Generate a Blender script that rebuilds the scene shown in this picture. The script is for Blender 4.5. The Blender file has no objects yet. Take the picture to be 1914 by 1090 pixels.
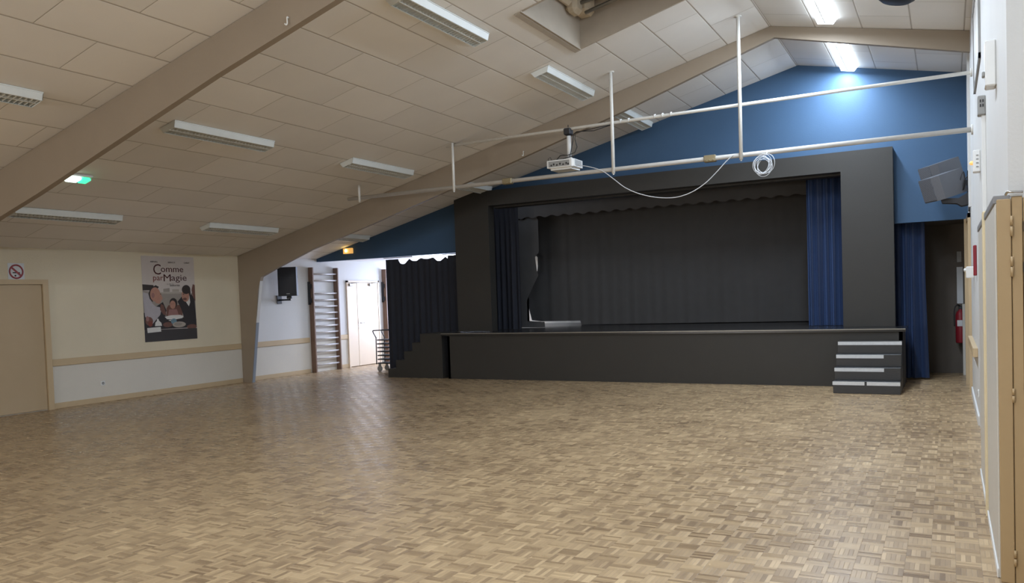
import bpy, math, random
from mathutils import Vector, Matrix
random.seed(7)
S = bpy.context.scene
COL = S.collection
PI = math.pi
# ---------------------------------------------------------------- camera (level hand-held shot, a little rolled, vertically shifted lens)
yaw, pit, rol = math.radians(28.442), math.radians(-2.077), math.radians(-1.958)
F = Vector((-math.sin(yaw)*math.cos(pit), math.cos(yaw)*math.cos(pit), math.sin(pit)))
R = Vector((math.cos(yaw), math.sin(yaw), 0)); U = R.cross(F)
R2 = math.cos(rol)*R + math.sin(rol)*U; U2 = -math.sin(rol)*R + math.cos(rol)*U
cam = bpy.data.cameras.new('camera'); co = bpy.data.objects.new('camera', cam); COL.objects.link(co)
co.matrix_world = Matrix(((R2.x, U2.x, -F.x, 0), (R2.y, U2.y, -F.y, 0), (R2.z, U2.z, -F.z, 1.52), (0, 0, 0, 1)))
cam.sensor_width = 36; cam.lens = 36*1521.85/1914
cam.shift_x = (957-950.1)/1914; cam.shift_y = (612.35-545)/1914
cam.clip_start = 0.02; S.camera = co
# ---------------------------------------------------------------- world, view
W = bpy.data.worlds.new('world'); S.world = W; W.use_nodes = True
W.node_tree.nodes['Background'].inputs[0].default_value = (0.75, 0.85, 1, 1)
W.node_tree.nodes['Background'].inputs[1].default_value = 1.0
S.view_settings.view_transform = 'Standard'; S.view_settings.look = 'None'
S.view_settings.gamma = 1; S.view_settings.use_curve_mapping = False
S.view_settings.exposure = 0.52
LAMP_W = 74.0       # one lit fluorescent fitting
def area(name, loc, rot, sx, sy, power, color, parent=None):
    d = bpy.data.lights.new(name, 'AREA'); d.shape = 'RECTANGLE'; d.size = sx; d.size_y = sy; d.energy = power; d.color = color
    o = bpy.data.objects.new(name, d); COL.objects.link(o); o.location = loc; o.rotation_euler = rot
    if parent: o.parent = parent
    return o
# daylight outside the wing window, and added warm fill behind the rear window
area('daylight_wing', (-11.3, 18.25, 1.55), (PI/2, 0, PI), 2.3, 1.7, 200, (0.62, 0.72, 1))
area('fill_rear', (-8.0, -7.75, 1.7), (-PI/2, 0, PI), 5.0, 1.5, 210, (1, 0.93, 0.86))

S.cycles.caustics_reflective = False; S.cycles.caustics_refractive = False
# ---------------------------------------------------------------- room numbers
XL, XR, XP = -12.547, 0.275, 0.21
YS, YB, YREAR, YBACK = 13.26, 14.18, -7.0, 17.9
ZE, XRI, ZRI = 2.546, -2.124, 5.167
SL = (ZRI-ZE)/(XRI-XL); SR = 0.2096
def zc(x): return ZE+SL*(x-XL) if x <= XRI else ZRI-SR*(x-XRI)

# ---------------------------------------------------------------- materials
def lin(c):
    return tuple(((v/12.92) if v <= 0.04045 else ((v+0.055)/1.055)**2.4) for v in [k/255 for k in c])+(1,)
def mat(name, c, rough=0.6, metal=0.0, var=0.06, scale=6.0, bump=0.0, bscale=60.0, spec=0.5, emit=None, es=0):
    m = bpy.data.materials.new(name); m.use_nodes = True; nt = m.node_tree; b = nt.nodes['Principled BSDF']
    b.inputs['Roughness'].default_value = rough; b.inputs['Metallic'].default_value = metal
    b.inputs['Specular IOR Level'].default_value = spec
    tc = nt.nodes.new('ShaderNodeTexCoord')
    n = nt.nodes.new('ShaderNodeTexNoise'); n.inputs['Scale'].default_value = scale; n.inputs['Detail'].default_value = 4
    nt.links.new(tc.outputs['Object'], n.inputs['Vector'])
    r = nt.nodes.new('ShaderNodeMix'); r.data_type = 'RGBA'
    L = lin(c)
    r.inputs[6].default_value = tuple(v*(1-var) for v in L[:3])+(1,)
    r.inputs[7].default_value = tuple(min(1, v*(1+var)) for v in L[:3])+(1,)
    nt.links.new(n.outputs['Fac'], r.inputs[0]); nt.links.new(r.outputs[2], b.inputs['Base Color'])
    if bump:
        n2 = nt.nodes.new('ShaderNodeTexNoise'); n2.inputs['Scale'].default_value = bscale; n2.inputs['Detail'].default_value = 3
        nt.links.new(tc.outputs['Object'], n2.inputs['Vector'])
        bp = nt.nodes.new('ShaderNodeBump'); bp.inputs['Strength'].default_value = bump; bp.inputs['Distance'].default_value = 0.01
        nt.links.new(n2.outputs['Fac'], bp.inputs['Height']); nt.links.new(bp.outputs['Normal'], b.inputs['Normal'])
    if emit:
        b.inputs['Emission Color'].default_value = lin(emit); b.inputs['Emission Strength'].default_value = es
    return m
def math_node(nt, op, a, b=None, c=None):
    n = nt.nodes.new('ShaderNodeMath'); n.operation = op
    for i, v in enumerate((a, b, c)):
        if v is None: continue
        if isinstance(v, (int, float)): n.inputs[i].default_value = v
        else: nt.links.new(v, n.inputs[i])
    return n.outputs[0]
def tile_mat(name, x0, w, flip, parity, ty=4.282, T=0.602, base=(240, 236, 230), line=(172, 162, 150)):
    m = bpy.data.materials.new(name); m.use_nodes = True; nt = m.node_tree; b = nt.nodes['Principled BSDF']
    b.inputs['Roughness'].default_value = 0.85; b.inputs['Specular IOR Level'].default_value = 0.2
    tc = nt.nodes.new('ShaderNodeTexCoord'); sp = nt.nodes.new('ShaderNodeSeparateXYZ'); nt.links.new(tc.outputs['Object'], sp.inputs[0])
    M = lambda *a: math_node(nt, *a)
    u = M('DIVIDE', M('SUBTRACT', x0, sp.outputs[0]) if flip else M('SUBTRACT', sp.outputs[0], x0), w)
    v = M('DIVIDE', M('SUBTRACT', sp.outputs[1], ty), T)
    s = M('FLOOR', u); fu = M('SUBTRACT', u, s)
    vv = M('DIVIDE', M('ADD', v, M('ADD', s, parity)), 2.0)
    t = M('FLOOR', vv); fv = M('SUBTRACT', vv, t)
    du = M('MULTIPLY', M('MINIMUM', fu, M('SUBTRACT', 1.0, fu)), w)
    dv = M('MULTIPLY', M('MINIMUM', fv, M('SUBTRACT', 1.0, fv)), 2*T)
    lu = M('SUBTRACT', 1.0, M('SMOOTH_MIN', 1.0, M('DIVIDE', du, 0.012), 0.1))
    lv = M('SUBTRACT', 1.0, M('SMOOTH_MIN', 1.0, M('DIVIDE', dv, 0.007), 0.1))
    g = M('MAXIMUM', M('MAXIMUM', lu, lv), 0.0)
    cb = nt.nodes.new('ShaderNodeCombineXYZ'); nt.links.new(s, cb.inputs[0]); nt.links.new(t, cb.inputs[1])
    wn = nt.nodes.new('ShaderNodeTexWhiteNoise'); wn.noise_dimensions = '2D'; nt.links.new(cb.outputs[0], wn.inputs['Vector'])
    nz = nt.nodes.new('ShaderNodeTexNoise'); nz.inputs['Scale'].default_value = 1.3; nz.inputs['Detail'].default_value = 5
    nt.links.new(tc.outputs['Object'], nz.inputs['Vector'])
    fine = nt.nodes.new('ShaderNodeTexNoise'); fine.inputs['Scale'].default_value = 220; nt.links.new(tc.outputs['Object'], fine.inputs['Vector'])
    val = M('ADD', M('ADD', 0.86, M('MULTIPLY', wn.outputs['Value'], 0.10)), M('MULTIPLY', nz.outputs['Fac'], 0.12))
    hsv = nt.nodes.new('ShaderNodeHueSaturation'); hsv.inputs['Color'].default_value = lin(base); nt.links.new(val, hsv.inputs['Value'])
    mx = nt.nodes.new('ShaderNodeMix'); mx.data_type = 'RGBA'; nt.links.new(g, mx.inputs[0]); nt.links.new(hsv.outputs[0], mx.inputs[6]); mx.inputs[7].default_value = lin(line)
    nt.links.new(mx.outputs[2], b.inputs['Base Color'])
    bp = nt.nodes.new('ShaderNodeBump'); bp.inputs['Strength'].default_value = 0.7; bp.inputs['Distance'].default_value = 0.006
    nt.links.new(M('ADD', M('SUBTRACT', 1.0, g), M('MULTIPLY', fine.outputs['Fac'], 0.12)), bp.inputs['Height']); nt.links.new(bp.outputs['Normal'], b.inputs['Normal'])
    return m
def parquet():
    m = bpy.data.materials.new('mosaic_parquet'); m.use_nodes = True; nt = m.node_tree; b = nt.nodes['Principled BSDF']
    tc = nt.nodes.new('ShaderNodeTexCoord'); sp = nt.nodes.new('ShaderNodeSeparateXYZ'); nt.links.new(tc.outputs['Object'], sp.inputs[0])
    M = lambda *a: math_node(nt, *a)
    Q = 0.122
    x = M('DIVIDE', M('ADD', sp.outputs[0], 40.0), Q); y = M('DIVIDE', M('ADD', sp.outputs[1], 40.0), Q)
    ix, iy = M('FLOOR', x), M('FLOOR', y); fx, fy = M('SUBTRACT', x, ix), M('SUBTRACT', y, iy)
    par = M('MODULO', M('ADD', ix, iy), 2.0)
    a = M('ADD', M('MULTIPLY', fx, par), M('MULTIPLY', fy, M('SUBTRACT', 1.0, par)))
    al = M('ADD', M('MULTIPLY', fy, par), M('MULTIPLY', fx, M('SUBTRACT', 1.0, par)))
    st = M('MULTIPLY', a, 5.0); si = M('FLOOR', st); sf = M('SUBTRACT', st, si)
    cb = nt.nodes.new('ShaderNodeCombineXYZ'); nt.links.new(ix, cb.inputs[0]); nt.links.new(iy, cb.inputs[1]); nt.links.new(si, cb.inputs[2])
    wn = nt.nodes.new('ShaderNodeTexWhiteNoise'); wn.noise_dimensions = '3D'; nt.links.new(cb.outputs[0], wn.inputs['Vector'])
    cb2 = nt.nodes.new('ShaderNodeCombineXYZ'); nt.links.new(ix, cb2.inputs[0]); nt.links.new(iy, cb2.inputs[1])
    wb = nt.nodes.new('ShaderNodeTexWhiteNoise'); wb.noise_dimensions = '2D'; nt.links.new(cb2.outputs[0], wb.inputs['Vector'])
    # grain: noise stretched along the strip
    gv = nt.nodes.new('ShaderNodeCombineXYZ')
    nt.links.new(M('MULTIPLY', al, 1.2), gv.inputs[0]); nt.links.new(M('ADD', M('MULTIPLY', st, 3.0), M('MULTIPLY', wn.outputs['Value'], 50.0)), gv.inputs[1])
    gn = nt.nodes.new('ShaderNodeTexNoise'); gn.inputs['Scale'].default_value = 1.6; gn.inputs['Detail'].default_value = 5; nt.links.new(gv.outputs[0], gn.inputs['Vector'])
    worn = nt.nodes.new('ShaderNodeTexNoise'); worn.inputs['Scale'].default_value = 0.9; worn.inputs['Detail'].default_value = 6; nt.links.new(tc.outputs['Object'], worn.inputs['Vector'])
    f = M('ADD', M('ADD', M('MULTIPLY', wn.outputs['Value'], 0.46), M('MULTIPLY', wb.outputs['Value'], 0.20)), M('ADD', M('MULTIPLY', gn.outputs['Fac'], 0.22), M('MULTIPLY', M('SUBTRACT', worn.outputs['Fac'], 0.5), 0.5)))
    cr = nt.nodes.new('ShaderNodeValToRGB'); nt.links.new(f, cr.inputs[0])
    e = cr.color_ramp.elements
    e[0].position = 0.0; e[0].color = lin((112, 90, 68)); e[1].position = 1.0; e[1].color = lin((220, 196, 158))
    for p, c in ((0.2, (144, 120, 92)), (0.5, (172, 146, 112)), (0.8, (195, 168, 130))):
        k = e.new(p); k.color = lin(c)
    edge = M('MINIMUM', M('MINIMUM', sf, M('SUBTRACT', 1.0, sf)), M('MULTIPLY', M('MINIMUM', al, M('SUBTRACT', 1.0, al)), 5.0))
    g = M('MAXIMUM', M('SUBTRACT', 1.0, M('DIVIDE', edge, 0.06)), 0.0)
    mx = nt.nodes.new('ShaderNodeMix'); mx.data_type = 'RGBA'; nt.links.new(M('MULTIPLY', g, 0.6), mx.inputs[0]); nt.links.new(cr.outputs[0], mx.inputs[6]); mx.inputs[7].default_value = lin((70, 52, 40))
    nt.links.new(mx.outputs[2], b.inputs['Base Color'])
    nt.links.new(M('ADD', 0.17, M('ADD', M('ADD', M('MULTIPLY', wn.outputs['Value'], 0.08), M('MULTIPLY', par, 0.07)), M('MULTIPLY', worn.outputs['Fac'], 0.14))), b.inputs['Roughness'])
    b.inputs['Specular IOR Level'].default_value = 0.5
    bp = nt.nodes.new('ShaderNodeBump'); bp.inputs['Strength'].default_value = 0.35; bp.inputs['Distance'].default_value = 0.0012
    nt.links.new(M('ADD', M('SUBTRACT', 1.0, g), M('MULTIPLY', wn.outputs['Value'], 0.6)), bp.inputs['Height']); nt.links.new(bp.outputs['Normal'], b.inputs['Normal'])
    return m

M_floor = parquet()
M_tileL = tile_mat('ceiling_tiles_left', -3.309, 0.584, True, 1.0)
M_tileR = tile_mat('ceiling_tiles_right', -2.124, 0.584, False, 0.35)
M_tileA = tile_mat('ceiling_tiles_wing', -12.547, 0.6, False, 0.0, base=(225, 225, 225))
M_cream = mat('cream_wall_paint', (216, 204, 178), 0.75, bump=0.15, scale=1.5)
M_creamlow = mat('off_white_wall_paint', (214, 208, 196), 0.7, bump=0.15, scale=1.5)
M_white = mat('white_wall_paint', (212, 211, 209), 0.7, bump=0.12, scale=1.5)
M_beige = mat('beige_gloss_paint', (196, 173, 138), 0.45, scale=2)
M_door = mat('beige_door_paint', (184, 162, 130), 0.5, scale=2)
M_doorw = mat('pale_beige_door_paint', (232, 214, 192), 0.5, scale=2)
M_beam = mat('taupe_beam_paint', (152, 138, 121), 0.6, bump=0.1, scale=3)
M_blue = mat('blue_wall_paint', (62, 90, 120), 0.62, bump=0.1, scale=2, spec=0.35)
M_black = mat('black_paint', (53, 51, 48), 0.55, bump=0.1, scale=3, spec=0.4)
M_deck = mat('black_stage_deck', (38, 38, 39), 0.22, bump=0.08, scale=3, spec=0.5)
M_step = mat('black_step_paint', (50, 50, 51), 0.42, bump=0.15, scale=5)
M_blackcloth = mat('black_curtain_cloth', (92, 91, 92), 0.95, bump=0.05, bscale=200, spec=0.1)
M_navyshade = mat('navy_cloth_and_shaded_velvet', (50, 52, 60), 0.9, bump=0.2, bscale=200, spec=0.15)  # wing curtain's own navy; also the left stage curtain's velvet in shade
M_velvet = mat('blue_velvet', (33, 46, 74), 0.6, var=0.2, scale=3, bump=0.2, bscale=200, spec=0.3)
M_velvet.node_tree.nodes['Principled BSDF'].inputs['Sheen Weight'].default_value = 0.7
M_velvet.node_tree.nodes['Principled BSDF'].inputs['Sheen Tint'].default_value = lin((120, 150, 210))
M_pipe = mat('white_painted_pipe', (224, 222, 216), 0.4, var=0.1, scale=20)
M_pipeg = mat('grey_metal_pipe', (186, 182, 176), 0.4, var=0.08, scale=9)
M_chrome = mat('chrome', (190, 190, 190), 0.2, 1.0)
M_steel = mat('dull_steel', (140, 138, 132), 0.4, 0.8)
M_lampw = mat('white_enamel', (226, 230, 228), 0.35)
M_louv = mat('louvre_aluminium', (222, 222, 216), 0.35, 0.0)
M_tubeoff = mat('fluorescent_glass', (225, 225, 222), 0.3)
M_tubeon = mat('lit_fluorescent_glass', (255, 255, 255), 0.3, emit=(235, 245, 255), es=14)
M_glowhousing = mat('glowing_lamp_housing', (250, 252, 255), 0.4, emit=(225, 240, 255), es=5)  # lamp housing made to glow, standing in for bloom and spill light
M_dark = mat('dark_plastic', (38, 38, 42), 0.5)
M_spk = mat('speaker_black', (36, 38, 46), 0.55, bump=0.2, bscale=150)
M_grey = mat('grey_speaker_shell', (92, 94, 100), 0.45)
M_wood = mat('brown_stained_wood', (120, 94, 78), 0.5, var=0.2, scale=10)
M_rung = mat('worn_wooden_rung', (200, 196, 196), 0.35, var=0.15, scale=10)
M_red = mat('red_enamel', (140, 32, 44), 0.45)
M_paper = mat('white_paper', (214, 218, 222), 0.8)
M_tape = mat('white_tape', (208, 210, 212), 0.6, var=0.12, scale=25, bump=0.3, bscale=40)
M_cable = mat('grey_white_cable', (214, 216, 220), 0.5)
M_bcable = mat('black_cable', (30, 30, 32), 0.5)
M_plast = mat('white_plastic', (230, 230, 228), 0.4)
M_greyp = mat('grey_plastic', (150, 150, 148), 0.5)
M_shaft = mat('hatch_board', (176, 164, 148), 0.8, var=0.12, scale=4)
M_brown = mat('brown_corridor_paint', (96, 88, 80), 0.7)
M_panel = mat('panel_white_laminate', (204, 200, 192), 0.45)
M_cap = mat('grey_metal_cap', (140, 140, 142), 0.4)
M_green = mat('green_exit_lens', (90, 200, 160), 0.4, emit=(60, 230, 160), es=1.2)
M_exitw = mat('white_exit_lens', (240, 250, 245), 0.4, emit=(225, 255, 240), es=2.0)
M_orange = mat('amber_lens', (220, 170, 110), 0.4, emit=(255, 190, 100), es=0.5)
M_bulb = mat('amber_bulb', (255, 240, 180), 0.3, emit=(255, 235, 150), es=5)
M_guard = mat('grey_column_board', (140, 148, 160), 0.6)
def grille_mat(name, c, c2, scale):
    m = mat(name, c, 0.6); nt = m.node_tree; b = nt.nodes['Principled BSDF']
    tc = nt.nodes.new('ShaderNodeTexCoord'); v = nt.nodes.new('ShaderNodeTexVoronoi'); v.inputs['Scale'].default_value = scale; v.inputs['Randomness'].default_value = 0
    nt.links.new(tc.outputs['Object'], v.inputs['Vector'])
    r = nt.nodes.new('ShaderNodeValToRGB'); r.color_ramp.interpolation = 'CONSTANT'
    r.color_ramp.elements[0].color = lin(c2); r.color_ramp.elements[1].color = lin(c); r.color_ramp.elements[1].position = 0.32
    nt.links.new(v.outputs['Distance'], r.inputs[0]); nt.links.new(r.outputs[0], b.inputs['Base Color'])
    return m
M_grille = grille_mat('perforated_grille', (104, 106, 112), (40, 40, 46), 55)

# ---------------------------------------------------------------- mesh helpers
class MB:
    def __init__(s): s.v = []; s.f = []; s.m = []; s.sm = []
    def add(s, vs, fs, mi=0, smooth=False):
        n = len(s.v); s.v += [tuple(v) for v in vs]
        for f in fs: s.f.append([i+n for i in f]); s.m.append(mi); s.sm.append(smooth)
        return s
    def box(s, x0, x1, y0, y1, z0, z1, mi=0, T=None):
        vs = [Vector((x, y, z)) for x in (x0, x1) for y in (y0, y1) for z in (z0, z1)]
        if T: vs = [T @ v for v in vs]
        return s.add(vs, [(0, 1, 3, 2), (4, 6, 7, 5), (0, 4, 5, 1), (2, 3, 7, 6), (0, 2, 6, 4), (1, 5, 7, 3)], mi)
    def bbox(s, x0, x1, y0, y1, z0, z1, b=0.01, mi=0, T=None):   # box with chamfered edges
        pts = []
        cx, cy, cz = (x0+x1)/2, (y0+y1)/2, (z0+z1)/2; hx, hy, hz = (x1-x0)/2, (y1-y0)/2, (z1-z0)/2
        b = min(b, hx*0.9, hy*0.9, hz*0.9); idx = {}
        for sx in (-1, 1):
            for sy in (-1, 1):
                for sz in (-1, 1):
                    for k in range(3):
                        h = [hx, hy, hz]; q = [hx-b, hy-b, hz-b]; q[k] = h[k]
                        p = Vector((cx+sx*q[0], cy+sy*q[1], cz+sz*q[2]))
                        idx[(sx, sy, sz, k)] = len(pts); pts.append(T @ p if T else p)
        fs = []
        for k in range(3):
            a, c = [j for j in range(3) if j != k]
            for sg in (-1, 1):
                q = []
                for (u, w) in ((-1, -1), (1, -1), (1, 1), (-1, 1)):
                    t = [0, 0, 0]; t[k] = sg; t[a] = u; t[c] = w; q.append(idx[(t[0], t[1], t[2], k)])
                fs.append(q)
        for k in range(3):
            a, c = [j for j in range(3) if j != k]
            for su in (-1, 1):
                for sw in (-1, 1):
                    t0 = [0, 0, 0]; t0[a] = su; t0[c] = sw; t1 = list(t0); t0[k] = -1; t1[k] = 1
                    fs.append([idx[(*t0, a)], idx[(*t1, a)], idx[(*t1, c)], idx[(*t0, c)]])
        for sx in (-1, 1):
            for sy in (-1, 1):
                for sz in (-1, 1): fs.append([idx[(sx, sy, sz, k)] for k in range(3)])
        return s.add(pts, fs, mi)
    def prism(s, poly, axis, a0, a1, mi=0, T=None):
        def P(p, a):
            v = Vector((p[0], a, p[1])) if axis == 'y' else (Vector((a, p[0], p[1])) if axis == 'x' else Vector((p[0], p[1], a)))
            return T @ v if T else v
        n = len(poly)
        vs = [P(p, a0) for p in poly]+[P(p, a1) for p in poly]
        fs = [list(range(n)), list(range(2*n-1, n-1, -1))]+[[i, (i+1) % n, (i+1) % n+n, i+n] for i in range(n)]
        return s.add(vs, fs, mi)
    def tube(s, pts, r, seg=10, mi=0, cap=True, T=None):
        pts = [Vector(p) for p in pts]; n = len(pts); rings = []; prev = None
        for i, p in enumerate(pts):
            t = (pts[min(i+1, n-1)]-pts[max(i-1, 0)]).normalized()
            if prev is None:
                up = Vector((0, 0, 1)) if abs(t.z) < 0.9 else Vector((1, 0, 0)); a = t.cross(up).normalized()
            else: a = (prev-t*prev.dot(t)).normalized()
            prev = a; bb = t.cross(a)
            rr = r[i] if isinstance(r, (list, tuple)) else r
            rings.append([p+(a*math.cos(2*PI*k/seg)+bb*math.sin(2*PI*k/seg))*rr for k in range(seg)])
        vs = [v for g in rings for v in g]
        if T: vs = [T @ v for v in vs]
        fs = [[i*seg+k, i*seg+(k+1) % seg, (i+1)*seg+(k+1) % seg, (i+1)*seg+k] for i in range(n-1) for k in range(seg)]
        s.add(vs, fs, mi, True)
        if cap: s.add([vs[k] for k in range(seg)], [list(range(seg))], mi); s.add([vs[(n-1)*seg+k] for k in range(seg)], [list(range(seg))], mi)
        return s
    def lathe(s, prof, T=None, seg=24, mi=0):
        vs = []; n = len(prof)
        for (r, h) in prof:
            for k in range(seg):
                p = Vector((r*math.cos(2*PI*k/seg), r*math.sin(2*PI*k/seg), h)); vs.append(T @ p if T else p)
        fs = [[i*seg+k, i*seg+(k+1) % seg, (i+1)*seg+(k+1) % seg, (i+1)*seg+k] for i in range(n-1) for k in range(seg)]
        return s.add(vs, fs, mi, True)
    def build(s, name, mats, parent=None):
        off = Vector((0, 0, 0)); p = parent
        while p is not None: off += p.location; p = p.parent
        me = bpy.data.meshes.new(name)
        me.from_pydata([tuple(Vector(v)-off) for v in s.v] if parent is not None and not s_local(parent) else s.v, [], s.f)
        for m in (mats if isinstance(mats, (list, tuple)) else [mats]): me.materials.append(m)
        for i, pl in enumerate(me.polygons): pl.material_index = s.m[i]; pl.use_smooth = s.sm[i]
        import bmesh
        bm = bmesh.new(); bm.from_mesh(me); bmesh.ops.remove_doubles(bm, verts=bm.verts, dist=1e-6); bmesh.ops.recalc_face_normals(bm, faces=bm.faces); bm.to_mesh(me); bm.free()
        o = bpy.data.objects.new(name, me); COL.objects.link(o)
        if parent is not None: o.parent = parent
        return o
LOCAL = set()
def s_local(p):
    while p.parent is not None: p = p.parent
    return p.name in LOCAL
def thing(name, label, cat, loc, group=None, local=False):
    o = bpy.data.objects.new(name, None); COL.objects.link(o); o.location = loc; o.empty_display_size = 0.1
    o['label'] = label; o['category'] = cat
    if group: o['group'] = group
    if local: LOCAL.add(o.name)
    return o
def tag(o, label, cat, group=None):
    o['label'] = label; o['category'] = cat
    if group: o['group'] = group
    return o
def struct(o, label=None):
    o['kind'] = 'structure'
    if label: o['label'] = label
    return o
def kids(o): return [c for c in COL.objects if c.parent == o]
def dup(o, loc, rot=None, label=None, group=None):
    r = o.copy(); COL.objects.link(r); r.location = loc
    if rot is not None: r.rotation_euler = rot
    if label: r['label'] = label
    if group: r['group'] = group
    for ch in kids(o):
        c = ch.copy(); COL.objects.link(c); c.parent = r
        for g in kids(ch):
            d = g.copy(); COL.objects.link(d); d.parent = c
    return r

# ================================================================= SETTING
b = MB().box(-12.7, 2.0, YREAR-0.1, 18.1, -0.1, 0.0); struct(b.build('floor', M_floor), 'mosaic parquet floor of small oak squares')
# left wall, two paint tones split behind the chair rail
b = MB(); b.box(XL-0.15, XL, YREAR, 18.05, 0, 0.735, 1); b.box(XL-0.15, XL, YREAR, 11.9, 0.735, ZE+0.05, 0); b.box(XL-0.15, XL, 11.9, 18.05, 0.735, ZE+0.05, 2)
struct(b.build('wall_left', [M_cream, M_creamlow, M_white]), 'low cream side wall, paler below the rail')
# right wall: full height beyond y=4.9, only above the recess nearer the camera
b = MB(); b.box(XR, XR+0.4, 4.9, 18.05, 0, 4.75); b.box(0.62, 0.75, YREAR, 4.9, 0, 4.75)
struct(b.build('wall_right', M_white), 'tall white side wall')
# rear wall behind the camera with a window opening
b = MB()
b.box(XL, -10.6, YREAR-0.15, YREAR, 0, ZE); b.box(-5.4, 0.75, YREAR-0.15, YREAR, 0, 2.5); b.box(-10.6, -5.4, YREAR-0.15, YREAR, 0, 0.9)
b.prism([(XL, 2.5), (0.75, 2.5), (0.75, zc(0.75)), (XRI, ZRI), (XL, ZE)], 'y', YREAR-0.15, YREAR)
struct(b.build('wall_rear', M_cream), 'cream end wall behind the viewer')
wr = MB()
for x in (-10.6, -8.9, -7.15, -5.45): wr.box(x, x+0.06, YREAR-0.12, YREAR-0.05, 0.9, 2.5)
for z in (0.9, 2.44): wr.box(-10.6, -5.4, YREAR-0.12, YREAR-0.05, z, z+0.06)
struct(wr.build('window_2', M_white), 'wide window added in the unseen rear wall for fill light')
# ceiling: two slopes, hatch hole in the left one
HX0, HX1, HY0, HY1 = -4.12, -2.5, 8.1, 9.77
def slab(b, x0, x1, y0, y1, mi):
    b.add([(x0, y0, zc(x0)), (x1, y0, zc(x1)), (x1, y1, zc(x1)), (x0, y1, zc(x0)), (x0, y0, zc(x0)+0.05), (x1, y0, zc(x1)+0.05), (x1, y1, zc(x1)+0.05), (x0, y1, zc(x0)+0.05)],
          [(0, 1, 2, 3), (7, 6, 5, 4), (0, 4, 5, 1), (1, 5, 6, 2), (2, 6, 7, 3), (3, 7, 4, 0)], mi)
b = MB()
slab(b, XL, HX0, YREAR, YB, 0); slab(b, HX0, HX1, YREAR, HY0, 0); slab(b, HX0, HX1, HY1, YB, 0); slab(b, HX1, XRI, YREAR, YB, 0)
slab(b, XRI, 0.75, YREAR, YB, 1)
struct(b.build('ceiling', [M_tileL, M_tileR]), 'pitched ceiling of staggered off-white tiles')
b = MB().box(XL, -8.8, YB+0.12, 18.0, 2.53, 2.6); struct(b.build('ceiling_wing', M_tileA), 'flat tiled ceiling of the side wing')
# gable wall over the stage, dark blue paint
b = MB()
xa, xb, xc2, xd = XL, -8.3, -1.3, XR
b.prism([(xa, 2.48), (xb, 2.48), (xb, zc(xb)), (xa, zc(xa))], 'y', YB, YB+0.12)
b.prism([(xb, 3.5), (xc2, 3.5), (xc2, zc(xc2)), (XRI, ZRI), (xb, zc(xb))], 'y', YB, YB+0.12)
b.prism([(xc2, 2.48), (xd, 2.48), (xd, zc(xd)), (xc2, zc(xc2))], 'y', YB, YB+0.12)
struct(b.build('wall_gable', M_blue), 'blue painted gable wall above and around the stage')
# stage house and wing shell
b = MB()
b.box(-8.9, -8.8, YB+0.12, 18.0, 2.53, 4.3); b.box(-0.95, -0.9, YB+0.12, 18.0, 0, 4.3); b.box(-8.9, -0.9, YB+0.12, 18.0, 4.3, 4.4)
struct(b.build('wall_stage', M_black), 'black inside walls of the stage house')
b = MB(); b.box(-12.55, -12.35, YBACK, YBACK+0.12, 0, 2.6); b.box(-10.2, -7.71, YBACK, YBACK+0.12, 0, 4.4); b.box(-7.71, -0.9, YBACK, YBACK+0.12, 0, 4.4, 1); b.box(-12.35, -10.2, YBACK, YBACK+0.12, 0, 0.8); b.box(-12.35, -10.2, YBACK, YBACK+0.12, 2.35, 2.6)
struct(b.build('wall_back', [M_creamlow, M_black]), 'cream wall behind the stage')
wr = MB()
for x in (-12.35, -11.3, -10.26): wr.box(x, x+0.06, YBACK+0.02, YBACK+0.09, 0.8, 2.35)
for z in (0.8, 2.29): wr.box(-12.35, -10.2, YBACK+0.02, YBACK+0.09, z, z+0.06)
struct(wr.build('window_1', M_plast), 'white framed window of the side wing')
b = MB().box(-0.9, XR, 15.6, 15.7, 0, 2.6); b.box(-0.9, XR, YB+0.12, 15.7, 2.5, 2.6)
struct(b.build('wall_corridor', M_brown), 'dark brown wall at the end of the side passage')
# portal beams
def beam(y0, bottom, name, label):
    pts = [(XL+0.002, 0), (-12.30, 0), (-12.02, 1.87)]+bottom+[(XR-0.002, 4.40), (XR-0.002, zc(XR)-0.004), (XRI, ZRI-0.004), (XL+0.002, ZE-0.004)]
    m = MB(); n = len(pts)
    m.prism(pts, 'y', y0, y0+0.075)
    o = struct(m.build(name, M_beam), label)
    g = MB().prism([(-12.30, 0.002), (-12.285, 0.002), (-12.105, 1.2), (-12.12, 1.2)], 'y', y0+0.004, y0+0.071); gg = g.build('column_board', M_guard, o); gg['label'] = 'grey board on the lower inner edge of the column'
    g = MB().prism([(-12.119, 1.2), (-12.107, 1.2), (-11.955, 2.05), (-11.967, 2.05)], 'y', y0+0.004, y0+0.071); gg = g.build('column_edge', M_white, o)
    return o
bm2 = [(-11.93, 2.10), (-11.5, 2.26), (-10.62, 2.555), (-9.11, 2.95), (-6.23, 3.74), (-4.36, 4.28), (-3.2, 4.65), (-2.08, 5.0)]
bm1 = [(-11.93, 2.05), (-11.2, 2.28), (-9.84, 2.69), (-9.14, 2.88), (-7.83, 3.27), (-6.19, 3.76), (-4.68, 4.17), (-3.2, 4.62), (-2.08, 5.0)]
beam(5.67, bm1, 'trim_1', 'nearer painted portal beam crossing the ceiling at the left')
beam(11.85, bm2, 'trim_2', 'farther painted portal beam with its tapered wall column')
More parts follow.
